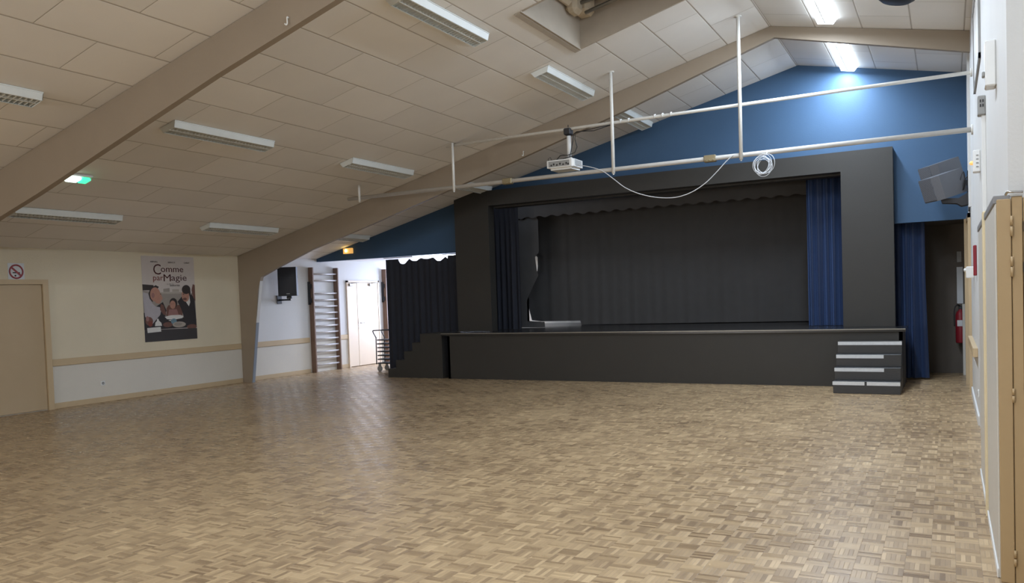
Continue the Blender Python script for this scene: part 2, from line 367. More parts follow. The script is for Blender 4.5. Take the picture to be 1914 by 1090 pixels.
# chair rails and skirtings on the left wall
def rail(name, y0, y1, z0, z1, t, m=M_beige, lab=None): return struct(MB().bbox(XL, XL+t, y0, y1, z0, z1, 0.004).build(name, m), lab)
n = 3
for y0, y1 in ((7.90, 11.84), (11.98, 13.84), (14.80, 15.15)):
    rail('trim_%d' % n, y0, y1, 0.68, 0.79, 0.022, lab='beige chair rail on the left wall'); n += 1
rail('baseboard_left', 7.90, 11.84, 0, 0.09, 0.016); rail('baseboard_left.001', 11.98, 13.84, 0, 0.09, 0.016); rail('baseboard_left.002', 14.80, 15.15, 0, 0.09, 0.016); rail('baseboard_left.003', YREAR, 5.66, 0, 0.09, 0.016)
# left door (door_1)
d = MB(); d.box(XL, XL+0.05, 7.79, 7.88, 0, 2.06); d.box(XL, XL+0.05, 6.62, 6.71, 0, 2.06); d.box(XL, XL+0.05, 6.71, 7.79, 1.985, 2.06)
d1 = struct(d.build('door_1', M_beige), 'beige door at the left edge under the no smoking sign')
lf = MB().bbox(XL, XL+0.02, 6.71, 7.785, 0.012, 1.98, 0.004).build('door_leaf', M_door, d1)
h = MB(); h.box(XL+0.02, XL+0.027, 6.78, 6.82, 0.92, 1.14); h.tube([(XL+0.027, 6.80, 1.05), (XL+0.07, 6.80, 1.05), (XL+0.075, 6.82, 1.05), (XL+0.075, 6.93, 1.05)], 0.009); h.build('door_handle', M_chrome, lf)
# double door in the wing (door_2)
d = MB(); d.box(XL, XL+0.04, 15.15, 15.2, 0, 2.06); d.box(XL, XL+0.04, 16.34, 16.39, 0, 2.06); d.box(XL, XL+0.04, 15.15, 16.39, 2.02, 2.06)
d2 = struct(d.build('door_2', M_doorw), 'pale double door in the brightly lit wing, between the wall bars')
for y0, y1 in ((15.205, 15.52), (15.53, 16.335)): lf = MB().bbox(XL, XL+0.03, y0, y1, 0.012, 2.015, 0.004).build('door_leaf', M_doorw, d2)
h = MB(); h.box(XL+0.03, XL+0.037, 15.545, 15.59, 0.9, 1.14); h.tube([(XL+0.037, 15.57, 1.04), (XL+0.08, 15.57, 1.04), (XL+0.085, 15.6, 1.04), (XL+0.085, 15.69, 1.04)], 0.01); h.build('door_handle', M_chrome, lf)
for y in (15.22, 15.98):
    h = MB(); h.bbox(XL+0.03, XL+0.075, y, y+0.12, 1.93, 1.99, 0.006); h.tube([(XL+0.06, y+0.06, 2.0), (XL+0.14, y+0.12, 2.005), (XL+0.06, y+0.35, 2.01)], 0.007, 6); h.build('door_closer', M_steel, d2)
# right far door (door_3)
d = MB(); d.box(XR-0.035, XR, 12.75, 12.85, 0, 2.46); d.box(XR-0.06, XR, 13.9, 14.0, 0, 2.46); d.box(XR-0.035, XR, 12.75, 14.0, 2.4, 2.46)
d3 = struct(d.build('door_3', M_beige), 'beige framed door in the right wall beside the passage')
MB().bbox(XR-0.012, XR, 12.86, 13.89, 0.012, 2.39, 0.003).build('door_leaf', M_greyp, d3)
# white corner trim strip by the gable and rail stub of right wall
struct(MB().box(XR-0.03, XR, 12.2, 12.3, 2.5, 4.55).build('trim_6', M_white), 'white vertical trim strip on the right wall')
t = struct(MB().bbox(XR-0.05, XR, 10.2, 12.6, 0.70, 0.80, 0.004).build('trim_7', M_beige), 'short beige rail on the right wall')
struct(MB().box(XR-0.018, XR, 9.9, 12.7, 0, 0.10).build('baseboard_right', M_white), 'white skirting of the right wall')
# ceiling hatch shaft
sh = MB(); zt = 5.75
sh.box(HX0+0.002, HX0+0.03, HY0, HY1, zc(HX0)-0.01, zt); sh.box(HX1-0.03, HX1-0.002, HY0, HY1, zc(HX1)-0.02, zt)
for ya, yb2 in ((HY0+0.002, HY0+0.03), (HY1-0.03, HY1-0.002)):
    sh.prism([(HX0+0.004, zc(HX0)-0.005), (HX1-0.004, zc(HX1)-0.005), (HX1-0.004, zt), (HX0+0.004, zt)], 'y', ya, yb2)
sh.box(HX0, HX1, HY0, HY1, zt, zt+0.03)
o = struct(sh.build('trim_8', M_shaft), 'open ceiling hatch shaft lined with plain board')
for p, q in (((-4.07, 9.4, 5.09), (-3.2, 9.45, 5.24)), ((-3.88, 9.42, 4.985), (-3.0, 9.46, 5.2))):
    MB().tube([p, q], 0.022, 6).build('hatch_bar', M_steel, o)
w = MB()
w.bbox(HX0+0.03, -3.98, 8.95, 9.3, 5.05, 5.5, 0.04); w.bbox(HX0+0.03, -3.93, 9.25, 9.5, 4.98, 5.4, 0.05); w.bbox(HX0+0.03, -3.86, 9.48, 9.73, 5.02, 5.45, 0.05)
w.build('insulation_lining', mat('old_insulation', (186, 170, 146), 0.9, var=0.2, scale=12, bump=0.6, bscale=14), o)
fr = MB()
fr.add([(HX0-0.06, HY0, zc(HX0-0.06)-0.015), (HX0, HY0, zc(HX0)-0.015), (HX0, HY1, zc(HX0)-0.015), (HX0-0.06, HY1, zc(HX0-0.06)-0.015), (HX0-0.06, HY0, zc(HX0-0.06)), (HX0, HY0, zc(HX0)), (HX0, HY1, zc(HX0)), (HX0-0.06, HY1, zc(HX0-0.06))],
       [(0, 1, 2, 3), (0, 4, 5, 1), (1, 5, 6, 2), (2, 6, 7, 3), (3, 7, 4, 0)]); fr.build('hatch_frame', M_shaft, o)

# ================================================================= STAGE
st = thing('stage_platform', 'long black stage platform with a lipped front edge', 'stage', (-4.6, YS, 0))
b = MB(); b.box(-8.53, -0.60, YS, YS+0.05, 0.0, 0.83); b.box(-8.53, -1.0, 17.7, 17.8, 0, 0.83); b.box(-0.65, -0.60, YS, YB, 0, 0.83); b.box(-8.53, -8.48, YS, 17.8, 0, 0.83); b.build('front_panel', M_black, st)
b = MB(); b.prism([(-8.66, YS-0.03), (-0.56, YS-0.03), (-0.56, YB-0.01), (-0.97, YB-0.01), (-0.97, 17.88), (-8.66, 17.88)], 'z', 0.83, 0.875); b.build('deck', M_deck, st)
b = MB(); b.box(-8.66, -0.56, YS-0.032, YS-0.02, 0.862, 0.8765); e_ = b.build('metal_nosing', M_steel, st)
# proscenium
pr = thing('proscenium_frame', 'large black box frame around the stage opening', 'stage frame', (-4.7, 13.95, 0.875))
b = MB(); b.box(-8.70, -7.92, 13.95, YB-0.002, 0.877, 3.635); b.build('left_pillar', M_black, pr)
b = MB(); b.box(-1.48, -0.73, 13.95, YB-0.002, 0.877, 3.65); b.build('right_pillar', M_black, pr)
b = MB(); b.prism([(-7.92, 3.34), (-1.48, 3.34), (-1.48, 3.65), (-7.92, 3.635)], 'y', 13.952, YB-0.002); b.prism([(-7.92, 3.31), (-1.48, 3.31), (-1.48, 3.5), (-7.92, 3.5)], 'y', YB-0.002, 14.4); b.build('lintel', M_black, pr)
# small front stairs
fs = thing('stage_steps', 'small black four-step stair with white tape at the right end of the stage', 'steps', (-1.03, 12.4, 0))
x0, x1 = -1.47, -0.60
ys = [12.40, 12.60, 12.80, 13.00]; zs = [0.175, 0.35, 0.525, 0.70]
stp = []
for k in range(4):
    stp.append(MB().bbox(x0, x1, ys[k], YS-0.035, 0 if k == 0 else zs[k-1], zs[k], 0.004).build('step', M_step, fs))
tapes = [[(x0-0.005, -1.055), (-1.025, x1+0.0)], [(x0, x0+0.655)], [(x0+0.005, x0+0.64)], [(x0+0.01, x1)]]
for k in range(4):
    for (a, c) in tapes[k]:
        z1 = zs[k]-0.005 if k < 3 else 0.70
        t = MB().box(a, c, ys[k]-0.004, ys[k]-0.0005, z1-0.05, z1).build('tape_strip', M_tape, stp[k])
        t['label'] = 'white tape strip on the riser'
# stairs at the left end
ls = thing('side_steps', 'black stepped stair block at the left end of the stage against the dark curtain', 'steps', (-9.3, YS, 0))
xs = [-9.98, -9.78, -9.57, -9.37, -9.17]
for k in range(5):
    MB().box(xs[k], -8.67 if k == 4 else xs[k+1] if False else -8.67, YS+0.01, 14.0, k*0.175, (k+1)*0.175).build('step', M_black, ls)

# ---------------------------------------------------------------- curtains
def curtain(x0, x1, y, z0, z1, folds, amp, m, top=None, left=None, right=None, nz=24, seedv=1, bot=None):
    rnd = random.Random(seedv); nx = folds*10; ph = [rnd.uniform(-0.5, 0.5) for _ in range(folds+2)]
    vs = []; fs = []
    for j in range(nz+1):
        tz = j/nz
        for i in range(nx+1):
            s_ = i/nx; zt_ = z1+(top(s_) if top else 0); zb_ = z0+(bot(s_) if bot else 0)
            z = zb_+(zt_-zb_)*tz
            a = left(z) if left else x0; c = right(z) if right else x1
            k = s_*folds; ii = int(k)
            w = math.sin(2*PI*k+ph[min(ii, folds)]*0.8)*(0.7+0.3*math.sin(ii*2.3+seedv))
            w += 0.3*math.sin(2*PI*k*0.43+seedv+tz*0.8)
            el = max(0, 1-s_*nx/12)*(a-x0)+max(0, 1-(1-s_)*nx/12)*(c-x1); vs.append((x0+(x1-x0)*s_+el+0.15*amp*math.cos(2*PI*k), y+amp*w*(0.55+0.45*(1-tz)), z))
    for j in range(nz):
        for i in range(nx): fs.append([j*(nx+1)+i, j*(nx+1)+i+1, (j+1)*(nx+1)+i+1, (j+1)*(nx+1)+i])
    b_ = MB().add(vs, fs, 0, True)
    return b_
def scallop(s_):
    k = s_*6.0; f_ = k-int(k)
    return (-0.01 if s_ < 0.18 else -0.02-0.10*math.sin(PI*f_)*(0.6+0.4*math.sin(int(k)*1.7))) if s_ < 0.86 else 0.0
c = thing('wing_curtain', 'dark curtain with a sagging scalloped top hiding the left wing, beside the wall bars', 'curtain', (-9.7, 14.1, 0))
curtain(-10.55, -8.74, 14.09, 0.02, 2.43, 12, 0.03, M_navyshade, top=scallop, seedv=3).build('curtain_cloth', M_navyshade, c)
MB().tube([(-10.6, 14.09, 2.455), (-8.74, 14.09, 2.455)], 0.008, 6).build('curtain_wire', M_steel, c)
c = tag(curtain(-8.4, -7.68, 14.75, 0.88, 3.4, 6, 0.05, M_navyshade, seedv=5).build('stage_curtain', M_navyshade), 'blue stage curtain darkened for shade, gathered just inside the left pillar', 'curtain')  # same velvet as the right curtain, shade put into darker cloth colour
c = tag(curtain(-2.10, -1.50, 14.55, 0.88, 3.45, 5, 0.085, M_velvet, seedv=8, nz=30).build('stage_curtain.001', M_velvet), 'blue velvet stage curtain gathered just inside the right pillar', 'curtain')
c = tag(curtain(-0.78, -0.33, 14.45, 0.03, 2.49, 4, 0.075, M_velvet, seedv=11, nz=30, right=lambda z: -0.33+0.04*max(0, 1-z/1.6)).build('passage_curtain', M_velvet), 'blue velvet curtain hanging in the side passage right of the stage', 'curtain')
def pl(tab):
    def f_(z):
        for (z0, a0), (z1, a1) in zip(tab, tab[1:]):
            if z <= z1: return a0+(a1-a0)*max(0, (z-z0))/(z1-z0)
        return tab[-1][1]
    return f_
c = tag(curtain(-8.1, -1.05, 16.3, 0.974, 4.2, 30, 0.010, M_blackcloth, seedv=13, nz=120,
        left=pl([(0.974, -8.0), (1.0, -8.22), (1.2, -8.27), (1.42, -8.31), (1.5, -8.40), (1.6, -8.38), (2.0, -8.25), (2.08, -8.05), (2.2, -8.03), (2.42, -8.03), (2.47, -8.2), (4.2, -8.3)]), bot=lambda s_: -0.085 if s_ > 0.15 else 0).build('backdrop_curtain', M_blackcloth), 'wide black backdrop curtain across the rear of the stage, its hem off the deck', 'curtain')
c = tag(curtain(-8.9, -7.6, 15.4, 0.88, 3.22, 7, 0.0, M_blackcloth, seedv=17, nz=120, top=lambda s_: 0.05*math.sin(s_*23)+0.04*math.sin(s_*61),
        right=pl([(0.88, -7.46), (1.0, -7.47), (1.012, -7.87), (1.44, -7.87), (1.6, -7.80), (1.98, -7.58), (2.06, -7.61), (2.36, -7.645), (2.46, -7.55), (3.2, -7.55)])).build('leg_curtain', M_blackcloth), 'black masking curtain inside the stage at left, slivers of light at its edge', 'curtain')
mk = MB()  # added cloth that keeps wing light off the backdrop
for k in range(40):
    y_, y2_ = 14.55+k*0.045, 14.55+(k+1)*0.045; a_, a2_ = 0.02*math.sin(k*1.3), 0.02*math.sin((k+1)*1.3)
    mk.add([(-8.76+a_, y_, 0.88), (-8.76+a2_, y2_, 0.88), (-8.76+a2_, y2_, 3.3), (-8.76+a_, y_, 3.3)], [(0, 1, 2, 3)], 0, True)
tag(mk.build('light_block_cloth', M_blackcloth), 'added black cloth blocking wing light at the left flank of the stage', 'curtain')
c = tag(curtain(-8.7, -1.02, 15.35, 3.19, 4.25, 26, 0.008, M_blackcloth, seedv=19, bot=lambda s_: 0.02*math.sin(s_*170)).build('border_curtain', M_blackcloth), 'black border curtain across the top of the stage', 'curtain')

# ================================================================= CEILING LIGHTS
def light_fixture(name, label, lit, group):
    r = thing(name, label, 'ceiling light', (0, 0, 0), group, local=True)
    L = 0.8; ht, hb, d = 0.135, 0.095, -0.075
    b = MB()
    b.box(-ht, ht, -L, L, -0.012, 0.0)
    for s_ in (-1, 1):
        b.prism([(s_*ht, 0), (s_*(ht-0.006), 0), (s_*(hb-0.012), d), (s_*hb, d)], 'y', -L, L)
    for y in (-L, L-0.006): b.prism([(-ht, 0), (ht, 0), (hb, d), (-hb, d)], 'y', y, y+0.006)
    b.build('housing', M_glowhousing if lit else M_lampw, r)
    l = MB()
    for k in range(30):
        y = -L+0.03+k*(2*L-0.06)/29
        l.prism([(-hb+0.008, d+0.004), (hb-0.008, d+0.004), (hb-0.004, d+0.03), (-hb+0.004, d+0.03)], 'y', y-0.0015, y+0.0015)
    l.box(-0.006, 0.006, -L+0.01, L-0.01, d+0.003, d+0.034)
    l.build('louvre', M_louv, r)
    for x in (-0.048, 0.048): MB().tube([(x, -0.75, -0.032), (x, 0.75, -0.032)], 0.008, 8).build('tube', M_tubeon if lit else M_tubeoff, r)
    if lit: area('lamp_light', (0, 0, d-0.003), (0, 0, 0), 2*hb-0.01, 1.58, LAMP_W, (0.74, 0.86, 1.0), r)
    return r
tl = -math.atan(SL); tr = math.atan(SR)
G1, G2 = 'unlit ceiling lights on the left slope', 'lit ceiling lights on the right slope'
off = light_fixture('ceiling_light', 'nearest unlit ceiling light, cut by the top edge left of the hatch', False, G1)
def place(o, x, y):
    o.location = (x, y, zc(x)-0.004); o.rotation_euler = (0, tl if x < XRI else tr, 0)
    return o
place(off, -4.70, 7.42)
for x, y, lab in [
    (-4.70, 10.58, 'unlit ceiling light beside the top of the hanger pipe above the projector'),
    (-4.70, 13.27, 'unlit ceiling light crossed by the upper pipe, beyond the far beam'),
    (-8.00, 4.22, 'unlit ceiling light cut off by the left edge of the photo'),
    (-8.00, 7.38, 'unlit ceiling light in mid ceiling right of the near beam, above the green exit lamp'),
    (-8.00, 10.60, 'unlit ceiling light just above the left end of the lower pipe'),
    (-8.00, 13.27, 'unlit ceiling light at the foot of the blue gable, behind the lower pipe'),
    (-11.02, 7.28, 'unlit ceiling light lowest at the left, above the no smoking sign'),
    (-11.02, 10.52, 'unlit ceiling light above the film poster, near the knee of the far beam'),
    (-11.02, 13.23, 'small distant unlit ceiling light right above the amber emergency lamp')]:
    place(dup(off, (0, 0, 0), label=lab), x, y)
on = light_fixture('ceiling_light', 'lit white ceiling light against the blue gable, its glow on the blue wall', True, G2)
place(on, -1.345, 13.28)
place(dup(on, (0, 0, 0), label='lit white ceiling light cut by the top edge, in front of the far beam'), -1.345, 10.62)
for y in (7.4, 4.2, 1.0, -2.2, -5.4):
    place(dup(on, (0, 0, 0), label='lit white ceiling light above and behind the viewer, out of the photo'), -1.345, y)
# lit fittings added behind the wing curtain to brighten the back wall
for x, y in ((-9.9, 15.1), (-9.8, 17.0)):
    o = dup(on, (x, y, 2.526), (0, 0, 0), 'added ceiling light hidden behind the wing curtain to brighten the back wall', 'added lights in the wing')
    for ch in kids(o):
        if ch.type == 'LIGHT': ch.data = ch.data.copy(); ch.data.energy = 26 if y < 16 else 14; ch.data.color = (0.70, 0.78, 1.0)

# emergency lamps
r = thing('emergency_light', 'oval white and green emergency exit lamp on the left ceiling beside the near beam', 'exit light', (-9.72, 6.58, zc(-9.72)))
T = Matrix.Translation((-9.72, 6.58, zc(-9.72)-0.004)) @ Matrix.Rotation(tl, 4, 'Y')
MB().bbox(-0.09, 0.09, -0.17, 0.17, -0.03, 0.0, 0.012, T=T).build('base', M_plast, r)
MB().bbox(-0.07, 0.07, -0.15, 0.02, -0.07, -0.03, 0.025, T=T).build('white_lens', M_exitw, r)
MB().bbox(-0.07, 0.07, 0.02, 0.15, -0.07, -0.03, 0.025, T=T).build('green_lens', M_green, r)
r = thing('emergency_light', 'small glowing amber emergency lamp on the blue gable above the wall bars', 'exit light', (-11.62, YB, 2.67))
MB().bbox(-11.75, -11.58, YB-0.03, YB, 2.615, 2.735, 0.006).build('base', M_orange, r)
MB().bbox(-11.58, -11.48, YB-0.055, YB, 2.615, 2.735, 0.01).build('side_lens', M_orange, r)
MB().lathe([(0.001, -0.035), (0.025, -0.02), (0.03, 0), (0.022, 0.025), (0.001, 0.04)], T=Matrix.Translation((-11.655, YB-0.045, 2.68))).build('bulb', M_bulb, r)
# dark round fitting on the right slope
T = Matrix.Translation((-0.47, 10.42, zc(-0.47))) @ Matrix.Rotation(tr, 4, 'Y')
tag(MB().lathe([(0.001, -0.09), (0.15, -0.085), (0.20, -0.05), (0.21, 0)], T=T).build('ceiling_speaker', M_dark), 'dark round fitting on the right ceiling slope at the top edge', 'ceiling fitting')

# ================================================================= PIPE RIG
YP = 11.0
rig = thing('pipe_rig', 'white scaffold of two long horizontal pipes hung from the ceiling', 'pipe rig', (-4.4, YP, 3.3))
MB().tube([(-8.97, YP, 3.295), (XR, YP, 3.295)], 0.031, 12).build('lower_pipe', M_pipeg, rig)
MB().tube([(-6.98, YP+0.03, 3.96), (XR, YP+0.03, 3.96)], 0.023, 12).build('upper_pipe', M_pipe, rig)
for x, z1 in ((-8.71, 3.50), (-6.83, 3.985), (-4.16, 4.665), (-2.375, zc(-2.375)-0.005)):
    m = MB(); m.tube([(x, YP-0.03, 3.235), (x, YP-0.03, z1)], 0.024 if x > -6 else 0.02, 10); m.tube([(x, YP-0.03, 3.235), (x, YP-0.03, 3.215)], 0.012, 8)
    if x > -6: m.lathe([(0.05, 0), (0.05, -0.012), (0.001, -0.012)], T=Matrix.Translation((x, YP-0.03, z1)))
    else: m.tube([(x, YP-0.03, z1), (x, YP-0.03, zc(x)-0.003)], 0.006, 6)
    m.build('hanger', M_pipe, rig)
for x in (-5.88, -2.79):
    m = MB(); m.bbox(x-0.08, x+0.08, YP-0.045, YP+0.045, 3.25, 3.34, 0.01)
    for k in (-0.05, 0, 0.05): m.lathe([(0.009, 0), (0.009, 0.016), (0.001, 0.018)], T=Matrix.Translation((x+k, YP-0.045, 3.272)) @ Matrix.Rotation(PI/2, 4, 'X'), seg=8)
    m.build('pipe_coupler', mat('brass_coupler', (150, 138, 110), 0.4, 0.5) if x < -5 else bpy.data.materials['brass_coupler'], rig)
for x in (0.25,):
    for z, r_ in ((3.295, 0.06), (3.96, 0.05)): MB().tube([(XR-0.02, YP+(0.03 if z > 3.5 else 0), z), (XR, YP+(0.03 if z > 3.5 else 0), z)], r_, 12).build('wall_flange', M_pipe, rig)
for x in (-4.05, -3.93, -3.55, -3.44, -3.32): MB().tube([(x, YP+0.03-0.024, 3.94), (x, YP+0.03-0.03, 3.985), (x+0.01, YP+0.03, 3.99)], 0.008, 6).build('cable_tie', M_plast, rig)
# projector
pj = thing('projector', 'white and grey ceiling projector hanging from the upper pipe', 'projector', (-4.93, YP+0.02, 3.4))
px, py, pz = -4.955, YP+0.07, 3.455
m = MB(); m.prism([(px-0.21, py-0.17), (px+0.18, py-0.17), (px+0.21, py-0.14), (px+0.21, py+0.17), (px-0.21, py+0.17)], 'z', pz-0.055, pz+0.055)
m.prism([(px-0.17, py-0.13), (px+0.16, py-0.13), (px+0.18, py+0.14), (px-0.17, py+0.14)], 'z', pz-0.085, pz-0.055); m.build('body', M_plast, pj)
m = MB(); m.box(px-0.185, px+0.15, py-0.173, py-0.168, pz-0.042, pz+0.04); cp = m.build('connector_panel', M_greyp, pj)
for k, x in enumerate((-0.15, -0.11, -0.06, -0.01, 0.04, 0.09, 0.12)): MB().box(px+x, px+x+0.022, py-0.177, py-0.172, pz-0.03+0.01*(k % 2), pz-0.008+0.016*(k % 2)).build('socket', M_dark, cp)
m = MB()
for k in range(7): m.box(px+0.209, px+0.213, py-0.11, py+0.13, pz-0.035+k*0.012, pz-0.029+k*0.012)
m.build('side_vent', M_greyp, pj)
m = MB(); m.lathe([(0.001, 0.06), (0.05, 0.06), (0.055, 0)], T=Matrix.Translation((px-0.1, py+0.17, pz)) @ Matrix.Rotation(-PI/2, 4, 'X')); m.build('lens', M_dark, pj)
m = MB(); m.bbox(px-0.245, px-0.21, py-0.1, py+0.02, pz-0.04, pz+0.045, 0.01); m.build('side_cover', M_dark, pj)
m = MB(); m.tube([(-4.86, YP+0.03, 3.53), (-4.86, YP+0.03, 3.86)], 0.031, 14); m.lathe([(0.06, 0), (0.045, 0.03), (0.03, 0.04)], T=Matrix.Translation((-4.86, YP+0.03, 3.51))); m.build('mount_pole', M_plast, pj)
m = MB(); m.bbox(-4.92, -4.81, YP-0.03, YP+0.09, 3.87, 3.97, 0.015); m.tube([(-4.865, YP+0.03, 3.96), (-4.865, YP+0.03, 4.02)], 0.006, 6); m.build('pipe_clamp', M_dark, pj)
m = MB()
m.tube([(-4.2, YP, 3.925), (-4.45, YP, 3.88), (-4.72, YP, 3.90), (-4.77, YP, 3.87), (-4.79, YP, 3.75), (-4.82, YP, 3.62), (-4.83, YP-0.03, 3.54)], 0.006, 6)
m.tube([(-4.2, YP, 3.93), (-4.5, YP, 3.91), (-4.75, YP+0.02, 3.89), (-4.76, YP+0.02, 3.8), (-4.72, YP, 3.68), (-4.76, YP, 3.6), (-4.85, YP-0.04, 3.57), (-4.97, YP-0.05, 3.575), (-5.04, YP-0.03, 3.52)], 0.006, 6)
m.tube([(-4.92+0.13*math.cos(a*PI/12), YP+0.02+0.09*math.sin(a*PI/12), 3.535+0.03*math.sin(a*PI/12+1)) for a in range(25)], 0.006, 6)
m.tube([(-5.16, YP-0.05, 3.45), (-5.17, YP-0.04, 3.55), (-5.14, YP-0.03, 3.57), (-5.12, YP-0.02, 3.52)], 0.004, 6)
m.build('cable', M_bcable, pj)
# drooping cable between projector and rig, and coil
pts = [(-4.74, YP+0.02, 3.42), (-4.55, YP-0.03, 3.375), (-4.33, YP-0.045, 3.29), (-4.16, YP-0.05, 3.16), (-3.99, YP-0.05, 3.02), (-3.8, YP-0.05, 2.92), (-3.6, YP-0.05, 2.855), (-3.4, YP-0.05, 2.82), (-3.22, YP-0.05, 2.82), (-3.03, YP-0.05, 2.87), (-2.85, YP-0.05, 2.97), (-2.7, YP-0.045, 3.1), (-2.58, YP-0.04, 3.22), (-2.47, YP-0.04, 3.31)]
def smooth(p, n=4):
    out = []
    P_ = [Vector(q) for q in p]
    for i in range(len(P_)-1):
        a, b_, c_, d_ = P_[max(i-1, 0)], P_[i], P_[i+1], P_[min(i+2, len(P_)-1)]
        for k in range(n):
            t_ = k/n; out.append(0.5*((2*b_)+(c_-a)*t_+(2*a-5*b_+4*c_-d_)*t_*t_+(-a+3*b_-3*c_+d_)*t_**3))
    return out+[P_[-1]]
tag(MB().tube(smooth(pts), 0.006, 6).build('cable', M_cable), 'thin white cable drooping in a long curve below the lower pipe', 'cable')
m = MB(); rnd = random.Random(4)
for k in range(7):
    cx, cz = -2.09+rnd.uniform(-0.04, 0.04), 3.13+rnd.uniform(-0.025, 0.025); rx, rz = 0.085+rnd.uniform(-0.015, 0.03), 0.115+rnd.uniform(-0.02, 0.015); ph = rnd.uniform(-0.6, 0.6)
    m.tube([(cx+rx*math.cos(a)*math.cos(ph)-rz*math.sin(a)*math.sin(ph), YP-0.04+0.02*math.sin(a*2+k), cz+rx*math.cos(a)*math.sin(ph)+rz*math.sin(a)*math.cos(ph)) for a in [2*PI*j/28 for j in range(29)]], 0.004, 5, cap=False)
m.tube([(-2.06, YP-0.04, 3.24), (-2.04, YP-0.035, 3.30)], 0.004, 5)
tag(m.build('cable_coil', M_cable), 'coil of thin white cable hanging under the right half of the lower pipe', 'cable')

# ================================================================= LEFT WALL THINGS
# poster: local u (0..1 left to right, +y) and v (0..1 upwards)
PY0, PY1, PZ0, PZ1 = 9.62, 10.76, 0.955, 2.49
pw, phh = PY1-PY0, PZ1-PZ0
po = thing('film_poster', 'tall film poster titled Comme par Magie on the left wall', 'poster', (XL, (PY0+PY1)/2, PZ0))
def PU(u, v, d): return (XL+d, PY0+u*pw, PZ0+v*phh)
C = {n_: mat('poster_'+n_, c_, 0.7, var=v_, scale=14) for n_, c_, v_ in [('paper', (196, 186, 180), 0.04), ('band', (58, 54, 54), 0.05), ('shirt', (172, 166, 170), 0.1), ('skin', (176, 130, 112), 0.12), ('dark', (46, 42, 44), 0.1), ('hair', (52, 44, 42), 0.1), ('grey', (150, 142, 134), 0.08), ('brown', (110, 76, 66), 0.15), ('white', (215, 212, 208), 0.04), ('blue', (110, 140, 155), 0.08), ('shelf', (170, 160, 150), 0.05), ('rust', (120, 60, 50), 0.1), ('maroon', (78, 40, 42), 0.05), ('pink', (150, 110, 105), 0.12)]}
bk = MB()
for i in range(12):
    a, c_ = i/12, (i+1)/12; da, dc = 0.003+0.003*math.sin(a*7), 0.003+0.003*math.sin(c_*7)
    bk.add([PU(a, 0, 0.001), PU(c_, 0, 0.001), PU(c_, 1, 0.001), PU(a, 1, 0.001), PU(a, 0, 0.004), PU(c_, 0, 0.004), PU(c_, 1, 0.004), PU(a, 1, 0.004)], [(4, 5, 6, 7), (0, 3, 2, 1), (0, 1, 5, 4), (2, 3, 7, 6), (1, 2, 6, 5), (0, 4, 7, 3)])
bk.build('sheet', C['paper'], po)
order = ['grey', 'shelf', 'dark', 'shirt', 'skin', 'hair', 'brown', 'pink', 'white', 'blue', 'band', 'rust']
pic = MB(); dep = [0.0045]
def shape(col, pts_):
    dep[0] += 0.00012
    pic.add([PU(u, v, dep[0]) for u, v in pts_], [list(range(len(pts_)))], order.index(col))
def ell(col, cu, cv, ru, rv, rot=0, n_=22):
    shape(col, [(cu+ru*math.cos(a)*math.cos(rot)-rv*math.sin(a)*math.sin(rot), cv+ru*math.cos(a)*math.sin(rot)*pw/phh+rv*math.sin(a)*math.cos(rot)) for a in [2*PI*k/n_ for k in range(n_)]])
shape('grey', [(0, .14), (1, .14), (1, .56), (0.7, .57), (0.3, .57), (0, .60)])
shape('shelf', [(0.3, .555), (0.72, .555), (0.72, .575), (0.3, .575)])
shape('grey', [(0.38, .578), (0.5, .578), (0.5, .625), (0.38, .615)]); shape('shelf', [(0.55, .578), (0.68, .578), (0.68, .61), (0.55, .61)])
shape('dark', [(0, .14), (1, .14), (1, .24), (0.7, .27), (0.35, .3), (0.0, .34)])
shape('hair', [(0, .60), (0.22, .60), (0.2, .66), (0, .67)])
shape('brown', [(0.95, .50), (1, .46), (1, .66), (0.96, .67), (0.93, .6)])
# left figure: bending bald man in a pale shirt
shape('dark', [(0.26, .42), (0.36, .46), (0.42, .36), (0.38, .28), (0.1, .22), (0.1, .36)])
shape('shirt', [(0, .58), (0.1, .56), (0.16, .45), (0.22, .41), (0.30, .40), (0.31, .36), (0.2, .28), (0.08, .22), (0.02, .30)])
shape('hair', [(0.12, .50), (0.1, .56), (0.14, .62), (0.24, .66), (0.3, .64), (0.2, .54), (0.17, .46)])
ell('skin', .225, .55, .095, .085, -0.25); shape('skin', [(0.30, .60), (0.345, .53), (0.36, .50), (0.33, .475), (0.3, .44), (0.22, .45)])
ell('pink', .185, .54, .028, .03); ell('hair', .325, .555, .012, .004)
shape('shirt', [(0.08, .25), (0.26, .38), (0.32, .36), (0.30, .31), (0.14, .20)])
shape('brown', [(0.32, .44), (0.37, .42), (0.42, .30), (0.36, .31), (0.30, .37)])
# child in a high chair
shape('brown', [(0.42, .38), (0.46, .42), (0.68, .42), (0.74, .40), (0.72, .28), (0.42, .28)])
shape('pink', [(0.47, .37), (0.62, .37), (0.66, .28), (0.44, .28)])
ell('hair', .56, .445, .075, .06); ell('skin', .545, .425, .055, .05); ell('hair', .53, .435, .006, .004); ell('hair', .565, .435, .006, .004)
shape('white', [(0.38, .285), (0.5, .30), (0.68, .30), (0.74, .285), (0.72, .26), (0.55, .245), (0.42, .255)])
# right figure: dark haired man in a dark jacket
shape('dark', [(0.64, .46), (0.74, .53), (0.80, .50), (0.92, .55), (0.98, .48), (1.0, .14), (0.78, .16), (0.74, .30), (0.70, .38)])
shape('white', [(0.80, .46), (0.88, .53), (0.89, .45), (0.86, .40)])
ell('skin', .80, .53, .075, .075, 0.2); ell('hair', .82, .605, .085, .055, 0.1); ell('hair', .885, .575, .02, .04)
ell('hair', .765, .55, .014, .005); ell('hair', .82, .555, .014, .005); ell('brown', .785, .49, .04, .016)
